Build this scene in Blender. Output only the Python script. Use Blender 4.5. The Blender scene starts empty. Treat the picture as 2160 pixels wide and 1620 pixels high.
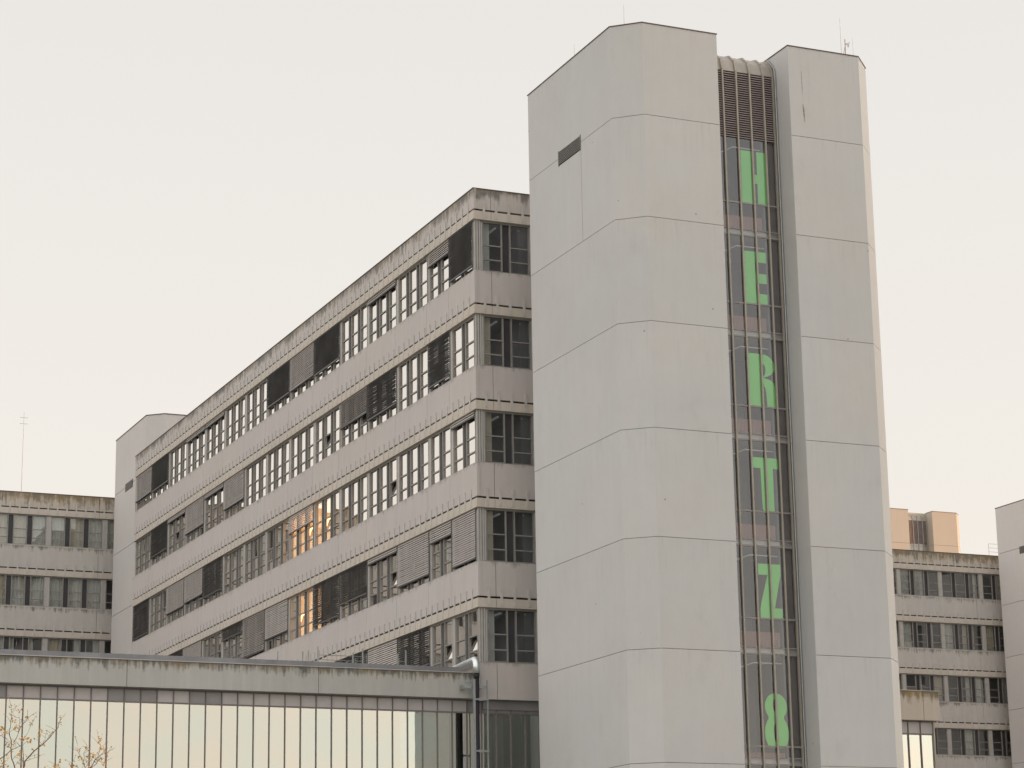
import bpy, math, random
from mathutils import Vector, Matrix, noise
random.seed(7)
SC = bpy.context.scene
COL = SC.collection

# ------------------------------------------------------------------ camera
yaw, pit, rol = -0.41187746, 0.24722866, -0.01603132
F = Vector((math.cos(yaw)*math.cos(pit), math.sin(yaw)*math.cos(pit), math.sin(pit)))
Rr = Vector((math.sin(yaw), -math.cos(yaw), 0)); Uu = Rr.cross(F)
R2 = math.cos(rol)*Rr+math.sin(rol)*Uu; U2 = -math.sin(rol)*Rr+math.cos(rol)*Uu
cd = bpy.data.cameras.new('camera'); cam = bpy.data.objects.new('camera', cd); COL.objects.link(cam)
cam.matrix_world = Matrix(((R2.x, U2.x, -F.x, 0), (R2.y, U2.y, -F.y, 0), (R2.z, U2.z, -F.z, 0), (0, 0, 0, 1)))
cd.sensor_width = 36; cd.lens = 36*4998.8/2160; cd.clip_start = 0.1; cd.clip_end = 6000
SC.camera = cam
FP = 4998.8

def at(px, py, x=None, y=None):
    """real position of a photo pixel on the wall plane x=... or y=..."""
    d = F+R2*((px-1080)/FP)-U2*((py-810)/FP)
    k = x/d.x if x is not None else y/d.y
    return d*k

# ------------------------------------------------------------------ light
SUN_AZ = Vector((-0.50, -0.866, 0)).normalized(); SUN_EL = math.radians(6.0)
w = bpy.data.worlds.new('World'); SC.world = w; w.use_nodes = True
nt = w.node_tree; N = nt.nodes; L = nt.links; N.clear()
wo = N.new('ShaderNodeOutputWorld'); sky = N.new('ShaderNodeTexSky'); sky.sky_type = 'NISHITA'; sky.sun_disc = False
sky.sun_elevation = SUN_EL; sky.sun_rotation = math.atan2(SUN_AZ.x, SUN_AZ.y)
sky.air_density = 1.0; sky.dust_density = 4.0; sky.ozone_density = 1.0
b1 = N.new('ShaderNodeBackground'); b1.inputs[1].default_value = 0.05
hs = N.new('ShaderNodeHueSaturation'); hs.inputs['Saturation'].default_value = 0.5
L.new(sky.outputs[0], hs.inputs['Color']); L.new(hs.outputs[0], b1.inputs[0])
tc = N.new('ShaderNodeTexCoord'); sx = N.new('ShaderNodeSeparateXYZ'); L.new(tc.outputs['Generated'], sx.inputs[0])
# thin bright overcast: pale overhead, peach near the horizon, brighter to the west (behind the camera)
rh = N.new('ShaderNodeValToRGB'); rh.color_ramp.elements[0].position = 0.0; rh.color_ramp.elements[0].color = (0.90, 0.78, 0.66, 1)
rh.color_ramp.elements[1].position = 0.5; rh.color_ramp.elements[1].color = (0.75, 0.72, 0.70, 1)
e = rh.color_ramp.elements.new(0.16); e.color = (0.84, 0.78, 0.71, 1)
e = rh.color_ramp.elements.new(0.30); e.color = (0.80, 0.76, 0.71, 1)
L.new(sx.outputs['Z'], rh.inputs[0])
mr = N.new('ShaderNodeMapRange'); mr.inputs['From Min'].default_value = 0.3; mr.inputs['From Max'].default_value = -0.9
mr.inputs['To Min'].default_value = 1.0; mr.inputs['To Max'].default_value = 1.40; L.new(sx.outputs['X'], mr.inputs['Value'])
my = N.new('ShaderNodeMapRange'); my.inputs['From Min'].default_value = -0.05; my.inputs['From Max'].default_value = 1.0
my.inputs['To Min'].default_value = 0.0; my.inputs['To Max'].default_value = 0.72; L.new(sx.outputs['Y'], my.inputs['Value'])
mz = N.new('ShaderNodeMapRange'); mz.inputs['From Min'].default_value = -0.72; mz.inputs['From Max'].default_value = -1.0
mz.inputs['To Min'].default_value = 0.0; mz.inputs['To Max'].default_value = 7.5; L.new(sx.outputs['Y'], mz.inputs['Value'])
a1 = N.new('ShaderNodeMath'); a1.operation = 'ADD'; L.new(mr.outputs[0], a1.inputs[0]); L.new(my.outputs[0], a1.inputs[1])
a2 = a1
b2 = N.new('ShaderNodeBackground'); L.new(rh.outputs[0], b2.inputs[0]); L.new(a2.outputs[0], b2.inputs[1])
b3 = N.new('ShaderNodeBackground'); b3.inputs[0].default_value = (1.0, 0.80, 0.62, 1); L.new(mz.outputs[0], b3.inputs[1])
ad0 = N.new('ShaderNodeAddShader'); L.new(b2.outputs[0], ad0.inputs[0]); L.new(b3.outputs[0], ad0.inputs[1])
ad = N.new('ShaderNodeAddShader'); L.new(b1.outputs[0], ad.inputs[0]); L.new(ad0.outputs[0], ad.inputs[1]); L.new(ad.outputs[0], wo.inputs[0])

ld = bpy.data.lights.new('sun', 'SUN'); ld.energy = 2.5; ld.angle = math.radians(0.6); ld.color = (1.0, 0.42, 0.12)
so = bpy.data.objects.new('sun', ld); COL.objects.link(so)
sd = SUN_AZ*math.cos(SUN_EL)+Vector((0, 0, math.sin(SUN_EL)))
so.rotation_euler = sd.to_track_quat('Z', 'Y').to_euler()
so.location = sd*200
SC.view_settings.view_transform = 'Standard'; SC.view_settings.look = 'None'
SC.view_settings.exposure = 0; SC.view_settings.gamma = 1
SC.render.engine = 'CYCLES'

# ------------------------------------------------------------------ materials
def mat(name):
    m = bpy.data.materials.new(name); m.use_nodes = True
    n = m.node_tree.nodes; p = n['Principled BSDF']
    return m, n, m.node_tree.links, p
def plain(name, c, rough=0.6, metal=0.0, var=0.08, scale=6.0, spec=0.3):
    m, n, l, p = mat(name)
    g = n.new('ShaderNodeNewGeometry'); t = n.new('ShaderNodeTexNoise'); t.inputs['Scale'].default_value = scale; t.inputs['Detail'].default_value = 4
    l.new(g.outputs['Position'], t.inputs['Vector'])
    mx = n.new('ShaderNodeMixRGB'); mx.inputs[1].default_value = (*[v*(1-var*1.6) for v in c], 1); mx.inputs[2].default_value = (*[min(1, v*(1+var*1.6)) for v in c], 1)
    l.new(t.outputs['Fac'], mx.inputs[0]); l.new(mx.outputs[0], p.inputs['Base Color'])
    p.inputs['Roughness'].default_value = rough; p.inputs['Metallic'].default_value = metal; p.inputs['Specular IOR Level'].default_value = spec
    return m
def math_(n, l, op, a, b=None, c=None):
    k = n.new('ShaderNodeMath'); k.operation = op
    for i, v in enumerate((a, b, c)):
        if v is None: continue
        if hasattr(v, 'is_linked') or hasattr(v, 'links'): l.new(v, k.inputs[i])
        else: k.inputs[i].default_value = v
    return k.outputs[0]
def concrete(name, base, ztop=None, period=None, length=0.6, stain=(0.16, 0.135, 0.10), amount=0.8, thr=0.5, mottling=0.10, dots=False, dark=(0.10, 0.105, 0.10), streaks=0.25, moss=None, cell=None):
    m, n, l, p = mat(name)
    g = n.new('ShaderNodeNewGeometry'); s = n.new('ShaderNodeSeparateXYZ'); l.new(g.outputs['Position'], s.inputs[0])
    def nz(sc, vec=None, det=5, rough=0.6):
        mp = n.new('ShaderNodeMapping'); mp.vector_type = 'POINT'; l.new(g.outputs['Position'], mp.inputs[0]); mp.inputs['Scale'].default_value = vec or (1, 1, 1)
        t = n.new('ShaderNodeTexNoise'); t.inputs['Scale'].default_value = sc; t.inputs['Detail'].default_value = det; t.inputs['Roughness'].default_value = rough
        l.new(mp.outputs[0], t.inputs['Vector']); return t.outputs['Fac']
    big = nz(0.35); mid = nz(2.2); fine = nz(40, det=3); st = nz(3.0, (1.3, 1.3, 0.10)); st2 = nz(9.0, (1.0, 1.0, 0.07))
    col = n.new('ShaderNodeRGB'); col.outputs[0].default_value = (*base, 1); cur = col.outputs[0]
    # brightness mottling
    a = math_(n, l, 'MULTIPLY_ADD', big, 2*mottling, 1-mottling)
    a = math_(n, l, 'MULTIPLY', a, math_(n, l, 'MULTIPLY_ADD', mid, mottling, 1-mottling*.5))
    a = math_(n, l, 'MULTIPLY', a, math_(n, l, 'MULTIPLY_ADD', fine, .14, .93))
    a = math_(n, l, 'MULTIPLY', a, math_(n, l, 'MULTIPLY_ADD', st, streaks*.8, 1-streaks*.4))
    vm = n.new('ShaderNodeVectorMath'); vm.operation = 'SCALE'; l.new(cur, vm.inputs[0]); l.new(a, vm.inputs['Scale']); cur = vm.outputs[0]
    # slight warm/cool drift over the wall
    hm = n.new('ShaderNodeMixRGB'); hm.blend_type = 'MULTIPLY'; hm.inputs[0].default_value = 1
    cr = n.new('ShaderNodeValToRGB'); cr.color_ramp.elements[0].position = .35; cr.color_ramp.elements[1].position = .65
    cr.color_ramp.elements[0].color = (1.0, .985, .975, 1); cr.color_ramp.elements[1].color = (.975, .99, 1.0, 1)
    l.new(nz(.22), cr.inputs[0]); l.new(cur, hm.inputs[1]); l.new(cr.outputs[0], hm.inputs[2]); cur = hm.outputs[0]
    if cell:   # each pour between two joints has its own slight tone, with faint rain marks under the joint
        fl_ = math_(n, l, 'FLOOR', math_(n, l, 'DIVIDE', math_(n, l, 'SUBTRACT', 29.78, s.outputs['Z']), cell))
        wn = n.new('ShaderNodeTexWhiteNoise'); wn.noise_dimensions = '1D'; l.new(fl_, wn.inputs['W'])
        dj = math_(n, l, 'FLOORED_MODULO', math_(n, l, 'SUBTRACT', 29.78, s.outputs['Z']), cell)
        fade = n.new('ShaderNodeMapRange'); fade.inputs['From Min'].default_value = 0; fade.inputs['From Max'].default_value = 2.2; fade.inputs['To Min'].default_value = 1; fade.inputs['To Max'].default_value = 0; l.new(dj, fade.inputs[0])
        sm = n.new('ShaderNodeMapRange'); sm.inputs['From Min'].default_value = .54; sm.inputs['From Max'].default_value = .72; sm.inputs['To Max'].default_value = .09; l.new(st2, sm.inputs[0])
        blot = n.new('ShaderNodeMapRange'); blot.inputs['From Min'].default_value = .60; blot.inputs['From Max'].default_value = .75; blot.inputs['To Max'].default_value = .07; l.new(nz(.8, (1, 1, .6), 6, .7), blot.inputs[0])
        k_ = math_(n, l, 'SUBTRACT', math_(n, l, 'MULTIPLY_ADD', wn.outputs['Value'], .035, .985), math_(n, l, 'MULTIPLY', sm.outputs[0], fade.outputs[0]))
        k_ = math_(n, l, 'SUBTRACT', k_, blot.outputs[0])
        v2 = n.new('ShaderNodeVectorMath'); v2.operation = 'SCALE'; l.new(cur, v2.inputs[0]); l.new(k_, v2.inputs['Scale']); cur = v2.outputs[0]
    if ztop is not None:
        d = math_(n, l, 'SUBTRACT', ztop, s.outputs['Z'])
        if period: d = math_(n, l, 'FLOORED_MODULO', d, period)
        d = math_(n, l, 'DIVIDE', d, length)                       # 0 at the top edge, 1 at the stain's end
        k = math_(n, l, 'ADD', math_(n, l, 'MULTIPLY', st2, .75), math_(n, l, 'MULTIPLY', mid, .65))
        k = math_(n, l, 'SUBTRACT', k, math_(n, l, 'MULTIPLY', d, .42))
        mr_ = n.new('ShaderNodeMapRange'); mr_.inputs['From Min'].default_value = thr; mr_.inputs['From Max'].default_value = thr+.22
        mr_.inputs['To Max'].default_value = amount; l.new(k, mr_.inputs[0])
        cc = n.new('ShaderNodeValToRGB'); cc.color_ramp.elements[0].position = .42; cc.color_ramp.elements[1].position = .6
        cc.color_ramp.elements[0].color = (*stain, 1); cc.color_ramp.elements[1].color = (*dark, 1); l.new(nz(1.1), cc.inputs[0])
        mx = n.new('ShaderNodeMixRGB'); l.new(mr_.outputs[0], mx.inputs[0]); l.new(cur, mx.inputs[1]); l.new(cc.outputs[0], mx.inputs[2]); cur = mx.outputs[0]
    if dots:                                                        # anchor holes
        v = n.new('ShaderNodeTexVoronoi'); v.inputs['Scale'].default_value = .85; l.new(g.outputs['Position'], v.inputs['Vector'])
        f = math_(n, l, 'LESS_THAN', v.outputs['Distance'], .030)
        mx = n.new('ShaderNodeMixRGB'); l.new(math_(n, l, 'MULTIPLY', f, .55), mx.inputs[0]); l.new(cur, mx.inputs[1]); mx.inputs[2].default_value = (.12, .11, .11, 1); cur = mx.outputs[0]
    l.new(cur, p.inputs['Base Color']); p.inputs['Roughness'].default_value = .85; p.inputs['Specular IOR Level'].default_value = .2
    b = n.new('ShaderNodeBump'); b.inputs['Strength'].default_value = .12; b.inputs['Distance'].default_value = .02; l.new(fine, b.inputs['Height']); l.new(b.outputs[0], p.inputs['Normal'])
    return m
def glass(name, tint=(.9, .9, .9), base=.05, gain=1.1, through=(.85, .87, .88), wav=0.0, vary=False):
    m, n, l, p = mat(name); n.remove(p); o = n['Material Output']
    lw = n.new('ShaderNodeLayerWeight'); lw.inputs[0].default_value = .5
    f = math_(n, l, 'MULTIPLY_ADD', lw.outputs['Facing'], gain, base); k = n.new('ShaderNodeClamp'); l.new(f, k.inputs[0]); k.inputs['Max'].default_value = .95
    gl = n.new('ShaderNodeBsdfGlossy'); gl.inputs['Color'].default_value = (*tint, 1); gl.inputs['Roughness'].default_value = .01
    if vary:
        g = n.new('ShaderNodeNewGeometry'); sp = n.new('ShaderNodeSeparateXYZ'); l.new(g.outputs['Position'], sp.inputs[0])
        wn = n.new('ShaderNodeTexWhiteNoise'); wn.noise_dimensions = '1D'; l.new(math_(n, l, 'FLOOR', math_(n, l, 'DIVIDE', math_(n, l, 'ADD', sp.outputs['Y'], 16.47), .5868)), wn.inputs['W'])
        t = n.new('ShaderNodeTexNoise'); t.inputs['Scale'].default_value = .55; t.inputs['Detail'].default_value = 3; l.new(g.outputs['Position'], t.inputs['Vector'])
        cr = n.new('ShaderNodeValToRGB'); cr.color_ramp.elements[0].position = .33; cr.color_ramp.elements[1].position = .67
        cr.color_ramp.elements[0].color = (.80, .875, .82, 1); cr.color_ramp.elements[1].color = (.89, .86, .775, 1)
        l.new(math_(n, l, 'ADD', math_(n, l, 'MULTIPLY', t.outputs['Fac'], .85), math_(n, l, 'MULTIPLY', wn.outputs['Value'], .15)), cr.inputs[0]); l.new(cr.outputs[0], gl.inputs['Color'])
    tr = n.new('ShaderNodeBsdfTransparent'); tr.inputs[0].default_value = (*through, 1)
    if wav:
        g = n.new('ShaderNodeNewGeometry'); t = n.new('ShaderNodeTexNoise'); t.inputs['Scale'].default_value = .9; t.inputs['Detail'].default_value = 1
        l.new(g.outputs['Position'], t.inputs['Vector']); b = n.new('ShaderNodeBump'); b.inputs['Strength'].default_value = wav; b.inputs['Distance'].default_value = .05
        l.new(t.outputs['Fac'], b.inputs['Height']); l.new(b.outputs[0], gl.inputs['Normal'])
    mx = n.new('ShaderNodeMixShader'); l.new(k.outputs[0], mx.inputs[0]); l.new(tr.outputs[0], mx.inputs[1]); l.new(gl.outputs[0], mx.inputs[2]); l.new(mx.outputs[0], o.inputs[0])
    return m
def emit(name, c, s):
    m, n, l, p = mat(name); p.inputs['Base Color'].default_value = (*c, 1)
    p.inputs['Emission Color'].default_value = (*c, 1); p.inputs['Emission Strength'].default_value = s
    return m

M = {}
M['tower'] = concrete('white_rendered_concrete', (.524, .526, .522), dots=True, mottling=.06, streaks=.08, cell=3.8)
M['tower_far'] = concrete('white_rendered_concrete_far', (.56, .545, .53), mottling=.06, streaks=.10)
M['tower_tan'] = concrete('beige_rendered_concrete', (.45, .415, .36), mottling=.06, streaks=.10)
M['joint'] = plain('joint_sealant', (.20, .14, .125), .9)
M['cap'] = plain('roof_edge_sheet', (.14, .10, .095), .6)
M['spandrel'] = concrete('office_concrete_panel', (.51, .48, .465), ztop=26.73+3.8*2, period=3.8, length=.45, amount=.45, thr=.60, mottling=.07, streaks=.22)
M['parapet'] = concrete('office_parapet_concrete', (.50, .47, .45), ztop=30.06, length=.70, amount=.80, thr=.44, stain=(.22, .18, .12), mottling=.10, streaks=.35)
M['band'] = concrete('fascia_concrete', (.54, .495, .435), mottling=.12, streaks=.35)
M['spandrel2'] = concrete('rear_concrete_panel', (.50, .48, .455), ztop=26.6+3.8*2, period=3.8, length=.6, amount=.8, thr=.56, mottling=.12, streaks=.3)
M['parapet2'] = concrete('rear_parapet_concrete', (.50, .46, .40), ztop=29.95, length=1.1, amount=.85, thr=.42, stain=(.22, .16, .08), dark=(.14, .13, .10), mottling=.12, streaks=.4)
M['cornice'] = concrete('hall_cornice_concrete', (.42, .42, .40), ztop=11.12, length=.48, amount=.85, thr=.43, stain=(.19, .145, .085), dark=(.09, .09, .08), mottling=.10, streaks=.4)
M['frame'] = plain('grey_window_frame', (.27, .26, .245), .45, .2, .15, 3)
M['frame_light'] = plain('pale_window_post', (.42, .41, .39), .5, .1, .12, 3)
M['flap'] = plain('ventilation_flap', (.10, .108, .115), .4, .1, .2, 2)
M['flapd'] = plain('dark_ventilation_flap', (.055, .055, .06), .4, .1, .2, 2)
M['slat'] = plain('blind_slat', (.50, .465, .44), .5, .1, .12, 1.2)
M['slatd'] = plain('dark_blind_slat', (.20, .20, .205), .5, .1, .3, 1.2)  # darker slat copy: shade below open slats put into the colour
M['rail'] = plain('blind_rail', (.10, .10, .10), .5)
M['bracket'] = plain('galvanised_bracket', (.50, .485, .46), .6, .1, .15, 4)
M['black'] = plain('dark_gap', (.025, .02, .02), .9)
M['room'] = plain('room_wall', (.24, .24, .25), .9, 0, .3, .7)
M['room_dark'] = plain('dark_room_wall', (.27, .27, .29), .9, 0, .5, .5)
M['curtain'] = plain('pale_curtain', (.72, .73, .67), .9, 0, .12, 5)
M['curtain_warm'] = plain('beige_curtain', (.70, .63, .50), .9, 0, .12, 5)
M['lit'] = emit('warm_lit_blind', (1.0, .54, .22), 4.2)  # glowing sheet stands in for a sunlit wall reflected in the glass
M['tube'] = emit('fluorescent_tube', (.55, .54, .50), .14)
M['glassA'] = glass('reflective_window_glass', (.86, .83, .80), .03, 1.2, wav=.03)
M['glassR'] = glass('rear_window_glass', (.8, .83, .84), .13, .55, (.80, .82, .82))
M['glassB'] = glass('clear_window_glass', (.8, .83, .85), .085, .45, (.75, .78, .80))
M['glassT'] = glass('stair_glass', (.8, .83, .87), .075, .35, (.93, .94, .96))
M['glassP'] = glass('solar_control_glass', (.86, .88, .82), .57, .6, (.80, .88, .88), wav=.02, vary=True)
M['toplight'] = plain('pale_enamelled_glass', (.43, .41, .41), .25, 0, .10, 2, .5)
M['toplightd'] = plain('grey_enamelled_glass', (.24, .235, .24), .25, 0, .10, 2, .5)
M['mull'] = plain('hall_mullion', (.19, .17, .17), .5, .1)
M['mullT'] = plain('cream_mullion', (.38, .35, .30), .45, .1, .12, 3)
M['sheet'] = plain('cream_roof_sheet', (.38, .355, .315), .45, .3, .2, 1.5)
M['louvre'] = plain('mauve_louvre_slat', (.30, .255, .25), .5, .1, .15, 2)
M['vent'] = plain('vent_slat', (.20, .19, .18), .5, .2)
M['radiator'] = plain('brick_red_grille', (.30, .17, .15), .7, 0, .15, 2)
M['brown'] = plain('brown_reveal', (.15, .13, .12), .9, 0, .3, 1)
M['zinc'] = plain('zinc_gutter', (.20, .21, .225), .4, .5, .25, 1.5)
M['steel'] = plain('galvanised_steel', (.33, .36, .36), .4, .5, .15, 5)
M['shiny'] = plain('stainless_duct', (.72, .76, .78), .38, .85, .1, 3)
M['pipeblack'] = plain('black_rubber_pipe', (.025, .022, .03), .6)
M['green'] = plain('green_poster_board', (.155, .54, .12), .7, 0, .10, .9)
M['greenT'] = M['green']
M['rod'] = plain('lightning_rod_steel', (.42, .36, .33), .5, .3)
M['white'] = plain('white_plastic', (.6, .58, .55), .5)
M['roof'] = plain('gravel_roof', (.25, .24, .22), .95, 0, .3, 3)
M['bark'] = plain('grey_brown_bark', (.13, .09, .075), .9, 0, .3, 20)
M['leaf'] = plain('yellow_autumn_leaf', (.42, .27, .075), .6, 0, .5, 9)
M['grass'] = plain('grass_and_paving', (.22, .22, .19), .95, 0, .3, .3)

# ------------------------------------------------------------------ mesh helpers
class MB:
    def __init__(s): s.v = []; s.f = []; s.m = []
    def box(s, a, b, c, d, e, f, m=0, mp=None):
        i = len(s.v)
        P = [(a, c, e), (b, c, e), (b, d, e), (a, d, e), (a, c, f), (b, c, f), (b, d, f), (a, d, f)]
        if mp: P = [mp(*q) for q in P]
        s.v += P
        s.f += [tuple(i+j for j in q) for q in ((0, 3, 2, 1), (4, 5, 6, 7), (0, 1, 5, 4), (1, 2, 6, 5), (2, 3, 7, 6), (3, 0, 4, 7))]
        s.m += [m]*6
    def quad(s, pts, m=0, mp=None):
        i = len(s.v); s.v += [mp(*q) if mp else tuple(q) for q in pts]; s.f.append(tuple(range(i, i+len(pts)))); s.m.append(m)
    def prism(s, poly, z0, z1, m=0):
        n = len(poly); i = len(s.v)
        s.v += [(x, y, z0) for x, y in poly]+[(x, y, z1) for x, y in poly]
        s.f += [tuple(range(i+n-1, i-1, -1)), tuple(range(i+n, i+2*n))]+[(i+j, i+(j+1) % n, i+n+(j+1) % n, i+n+j) for j in range(n)]
        s.m += [m]*(n+2)
    def tube(s, pts, r, seg=8, m=0, caps=True):
        pts = [Vector(p) for p in pts]; rs = r if isinstance(r, (list, tuple)) else [r]*len(pts)
        i0 = len(s.v); up = None
        for k, p in enumerate(pts):
            t = (pts[min(k+1, len(pts)-1)]-pts[max(k-1, 0)]).normalized()
            a = t.cross(Vector((.31, .17, .93)) if up is None else up.cross(t)) if up is None else up-t*up.dot(t)
            a.normalize(); up = a; b = t.cross(a)
            for q in range(seg):
                an = 2*math.pi*q/seg; s.v.append(tuple(p+(a*math.cos(an)+b*math.sin(an))*rs[k]))
        for k in range(len(pts)-1):
            for q in range(seg):
                s.f.append((i0+k*seg+q, i0+k*seg+(q+1) % seg, i0+(k+1)*seg+(q+1) % seg, i0+(k+1)*seg+q)); s.m.append(m)
        if caps:
            s.f.append(tuple(i0+q for q in range(seg-1, -1, -1))); s.m.append(m)
            s.f.append(tuple(i0+(len(pts)-1)*seg+q for q in range(seg))); s.m.append(m)
    def build(s, name, mats, parent=None, smooth=False, recalc=False):
        if not isinstance(mats, (list, tuple)): mats = [mats]
        o = parent; off = Vector((0, 0, 0))
        while o: off += o.location; o = o.parent
        me = bpy.data.meshes.new(name)
        me.from_pydata([(a-off.x, b-off.y, c-off.z) for a, b, c in s.v], [], s.f)
        for q in mats: me.materials.append(q)
        me.polygons.foreach_set('material_index', s.m)
        if smooth: me.polygons.foreach_set('use_smooth', [True]*len(me.polygons))
        me.update()
        ob = bpy.data.objects.new(name, me); COL.objects.link(ob)
        if parent: ob.parent = parent
        return ob
def tag(o, label=None, cat=None, group=None, kind=None):
    for k, v in (('label', label), ('category', cat), ('group', group), ('kind', kind)):
        if v: o[k] = v
    return o
def thing(name, loc, label, cat, group=None):
    o = bpy.data.objects.new(name, None); COL.objects.link(o); o.location = loc; o.empty_display_size = .5
    return tag(o, label, cat, group)
bpy.context.view_layer.update()

GZ = -1.7
# ------------------------------------------------------------------ ground
g = MB(); g.quad([(-2500, -2500, GZ), (2500, -2500, GZ), (2500, 2500, GZ), (-2500, 2500, GZ)])
tag(g.build('ground', M['grass']), kind='structure')

# ------------------------------------------------------------------ facade parts
def mapA(Y0): return lambda u, d, z: (u, Y0+d, z)          # wall along x, facing +y
def mapB(X0): return lambda u, d, z: (X0-d, u, z)          # wall along y, facing -x

def window_bay(parent, mp, u0, u1, zb, zt, n, postw0, postw1, gmat, flap, rnd, label=None, inner=None, tilt=-1):
    """one strip window: posts, n casements with two transoms each, ventilation flaps between"""
    f = MB()
    f.box(u0, u1, -.22, -.08, zb, zb+.05, 0, mp); f.box(u0, u1, -.22, -.10, zt-.07, zt, 0, mp)
    if postw0: f.box(u0, u0+postw0, -.24, -.085, zb+.05, zt-.07, 1, mp); f.box(u0+postw0*.35, u0+postw0*.65, -.24, -.065, zb+.05, zt-.07, 1, mp)
    if postw1: f.box(u1-postw1, u1, -.24, -.085, zb+.05, zt-.07, 1, mp)
    a, b = u0+postw0, u1-postw1
    fl = .30; cw = (b-a-fl*(n-1))/n; sash = MB()
    H = zt-zb
    for i in range(n):
        c0 = a+i*(cw+fl); c1 = c0+cw; z0, z1 = zb+.05, zt-.07
        dd = 0
        for (p, q) in ((c0, c0+.055), (c1-.055, c1)): f.box(p, q, -.21, -.11, z0, z1, 0, mp)
        for zz in (zb+H*.245, zb+H*.525): f.box(c0+.055, c1-.055, -.205, -.125, zz-.025, zz+.025, 0, mp)
        f.box(c0+.055, c1-.055, -.205, -.125, z0, z0+.03, 0, mp)
        zs = [z0+.03, zb+H*.245-.025, zb+H*.245+.025, zb+H*.525-.025, zb+H*.525+.025, z1]
        for k in range(0, 6, 2):
            j = rnd.uniform(-.004, .004); j2 = rnd.uniform(-.004, .004)
            if i == tilt and k == 2:   # middle light tilted open
                sash.quad([(c0+.055, -.17, zs[k]), (c1-.055, -.17, zs[k]), (c1-.055, -.30, zs[k+1]), (c0+.055, -.30, zs[k+1])], 0, mp)
            else:
                sash.quad([(c0+.055, -.17+j, zs[k]), (c1-.055, -.17+j, zs[k]), (c1-.055, -.17+j2, zs[k+1]), (c0+.055, -.17+j2, zs[k+1])], 0, mp)
        if i < n-1: f.box(c1, c1+fl, -.24, -.205, z0, z1, 2, mp)
        if inner:
            inner(i, c0, c1, zb, zt)
    wo_ = f.build('window', [M['frame'], M['frame_light'], M[flap]], parent)
    sash.build('pane', M[gmat], wo_)
    if label: wo_['label'] = label
    return wo_

def blind(parent, mp, u0, u1, zt, zb, mode, full_zb, skew=0):
    """exterior venetian blind; mode l = closed pale slats, d = open slats with shade in their colour"""
    m = MB(); pitch = .084; n = max(2, int((zt-zb-.10)/pitch)); wdt = .085
    ang = {'l': math.radians(62), 'd': math.radians(-14), 'm': math.radians(48)}[mode]
    c, s_ = math.cos(ang)*wdt/2, math.sin(ang)*wdt/2
    g0, g1 = u0+.06, u1-.06; r = random.Random(int(u0*100+zt*10))
    for i in range(n):
        z = zt-.05-i*pitch; k = skew*i*pitch; j = r.uniform(-.011, .011)
        # slat: outer edge at d=-.03+c, inner edge higher (closed) or lower (open)
        m.quad([(g0, -.045+c, z-s_+j), (g1, -.045+c, z-s_-j+k), (g1, -.045-c, z+s_-j+k), (g0, -.045-c, z+s_+j)], 0, mp)
    zz = zt-.05-n*pitch
    m.box(g0, g1, -.075, -.02, zz-.02, zz+.045, 1, mp)
    for g in (g0-.03, g1+.005):
        m.box(g, g+.02, -.06, -.04, full_zb, zt, 1, mp)
    return m.build('blind', [M['slat'] if mode != 'd' else M['slatd'], M['rail']], parent)

BR = None
def brackets(parent, mp, us, zband, limit, mat_='bracket'):
    """flat fixing straps across the shadow gap; first `limit` are parts, the rest one stuff part"""
    first = []; rest = MB()
    for i, (u, z) in enumerate(us):
        tgt = MB() if i < limit else rest
        h = .0
        tgt.box(u-.05, u+.05, -.002, .036, z+.06, z+.76, 0, mp)
        tgt.box(u-.012, u+.012, .036, .044, z+.12, z+.15, 0, mp); tgt.box(u-.012, u+.012, .036, .044, z+.66, z+.69, 0, mp)
        if i < limit: tgt.build('bracket', M[mat_], parent)
    if rest.v: tag(rest.build('bracket', M[mat_], parent), kind='stuff')

def band_and_spandrel(parent, mp, u0, u1, zf, zgap, ztop, joints, mband, mspan, e0=0, e1=0, below=None, name='spandrel', ex=0):
    b = MB()
    us = [u0]+sorted(j for j in joints if u0+.3 < j < u1-.3)+[u1]
    for a, c in zip(us[:-1], us[1:]):
        b.box(a+(.008 if a != u0 else 0), c-(.008 if c != u1 else 0), -.28, .02, zf, zgap, 0, mp)
    b.build('fascia_band', M[mband], parent)
    s = MB()
    for a, c in zip(us[:-1], us[1:]):
        s.box(a+(.010 if a != u0 else 0), c-(.010 if c != u1 else -ex), -.12, 0, zgap+.080, ztop, 0, mp)
    s.build(name, M[mspan], parent)
    k = MB(); k.box(u0+.05, u1-.05, -.26, -.125, zgap-.05, ztop-.02, 0, mp); k.build('shadow_gap', M['black'], parent)

# ------------------------------------------------------------------ OFFICE BLOCK
YA = -33.85; XB = 80.96; XE = 132.45; YW = -48.2
office = thing('office_building', (XB, YA, GZ), 'long concrete office block with strip windows and half lowered blinds, left of the white tower', 'building')
A = mapA(YA); B = mapB(XB)
bounds = [81.20, 83.65, 86.03]+[86.03+3.57*k for k in range(1, 14)]
bounds[-1] = XE
core = MB()
core.box(XB+.45, XE-.3, YW+.4, -35.9, GZ, 29.3)           # inner walls behind the rooms
for k in range(6):                                           # floor slabs seen through the glass
    zf = 28.8-3.8*k
    core.box(XB+.28, XE-.25, YW+.3, YA-.27, zf+.02, zf+1.70 if k else zf+1.1)
core.build('inner_wall', M['room'], office)
rf = MB(); rf.box(XB+.12, XE-.1, YW+.1, YA-.125, 29.75, 29.9); rf.build('roof', M['roof'], office)
cap = MB()
cap.box(XB-.03, XE+.03, YA-.33, YA+.03, 30.05, 30.075); cap.box(XB-.03, XB+.33, YW, YA-.33, 30.05, 30.075)
cap.build('roof_edge_trim', M['cap'], office)
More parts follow.
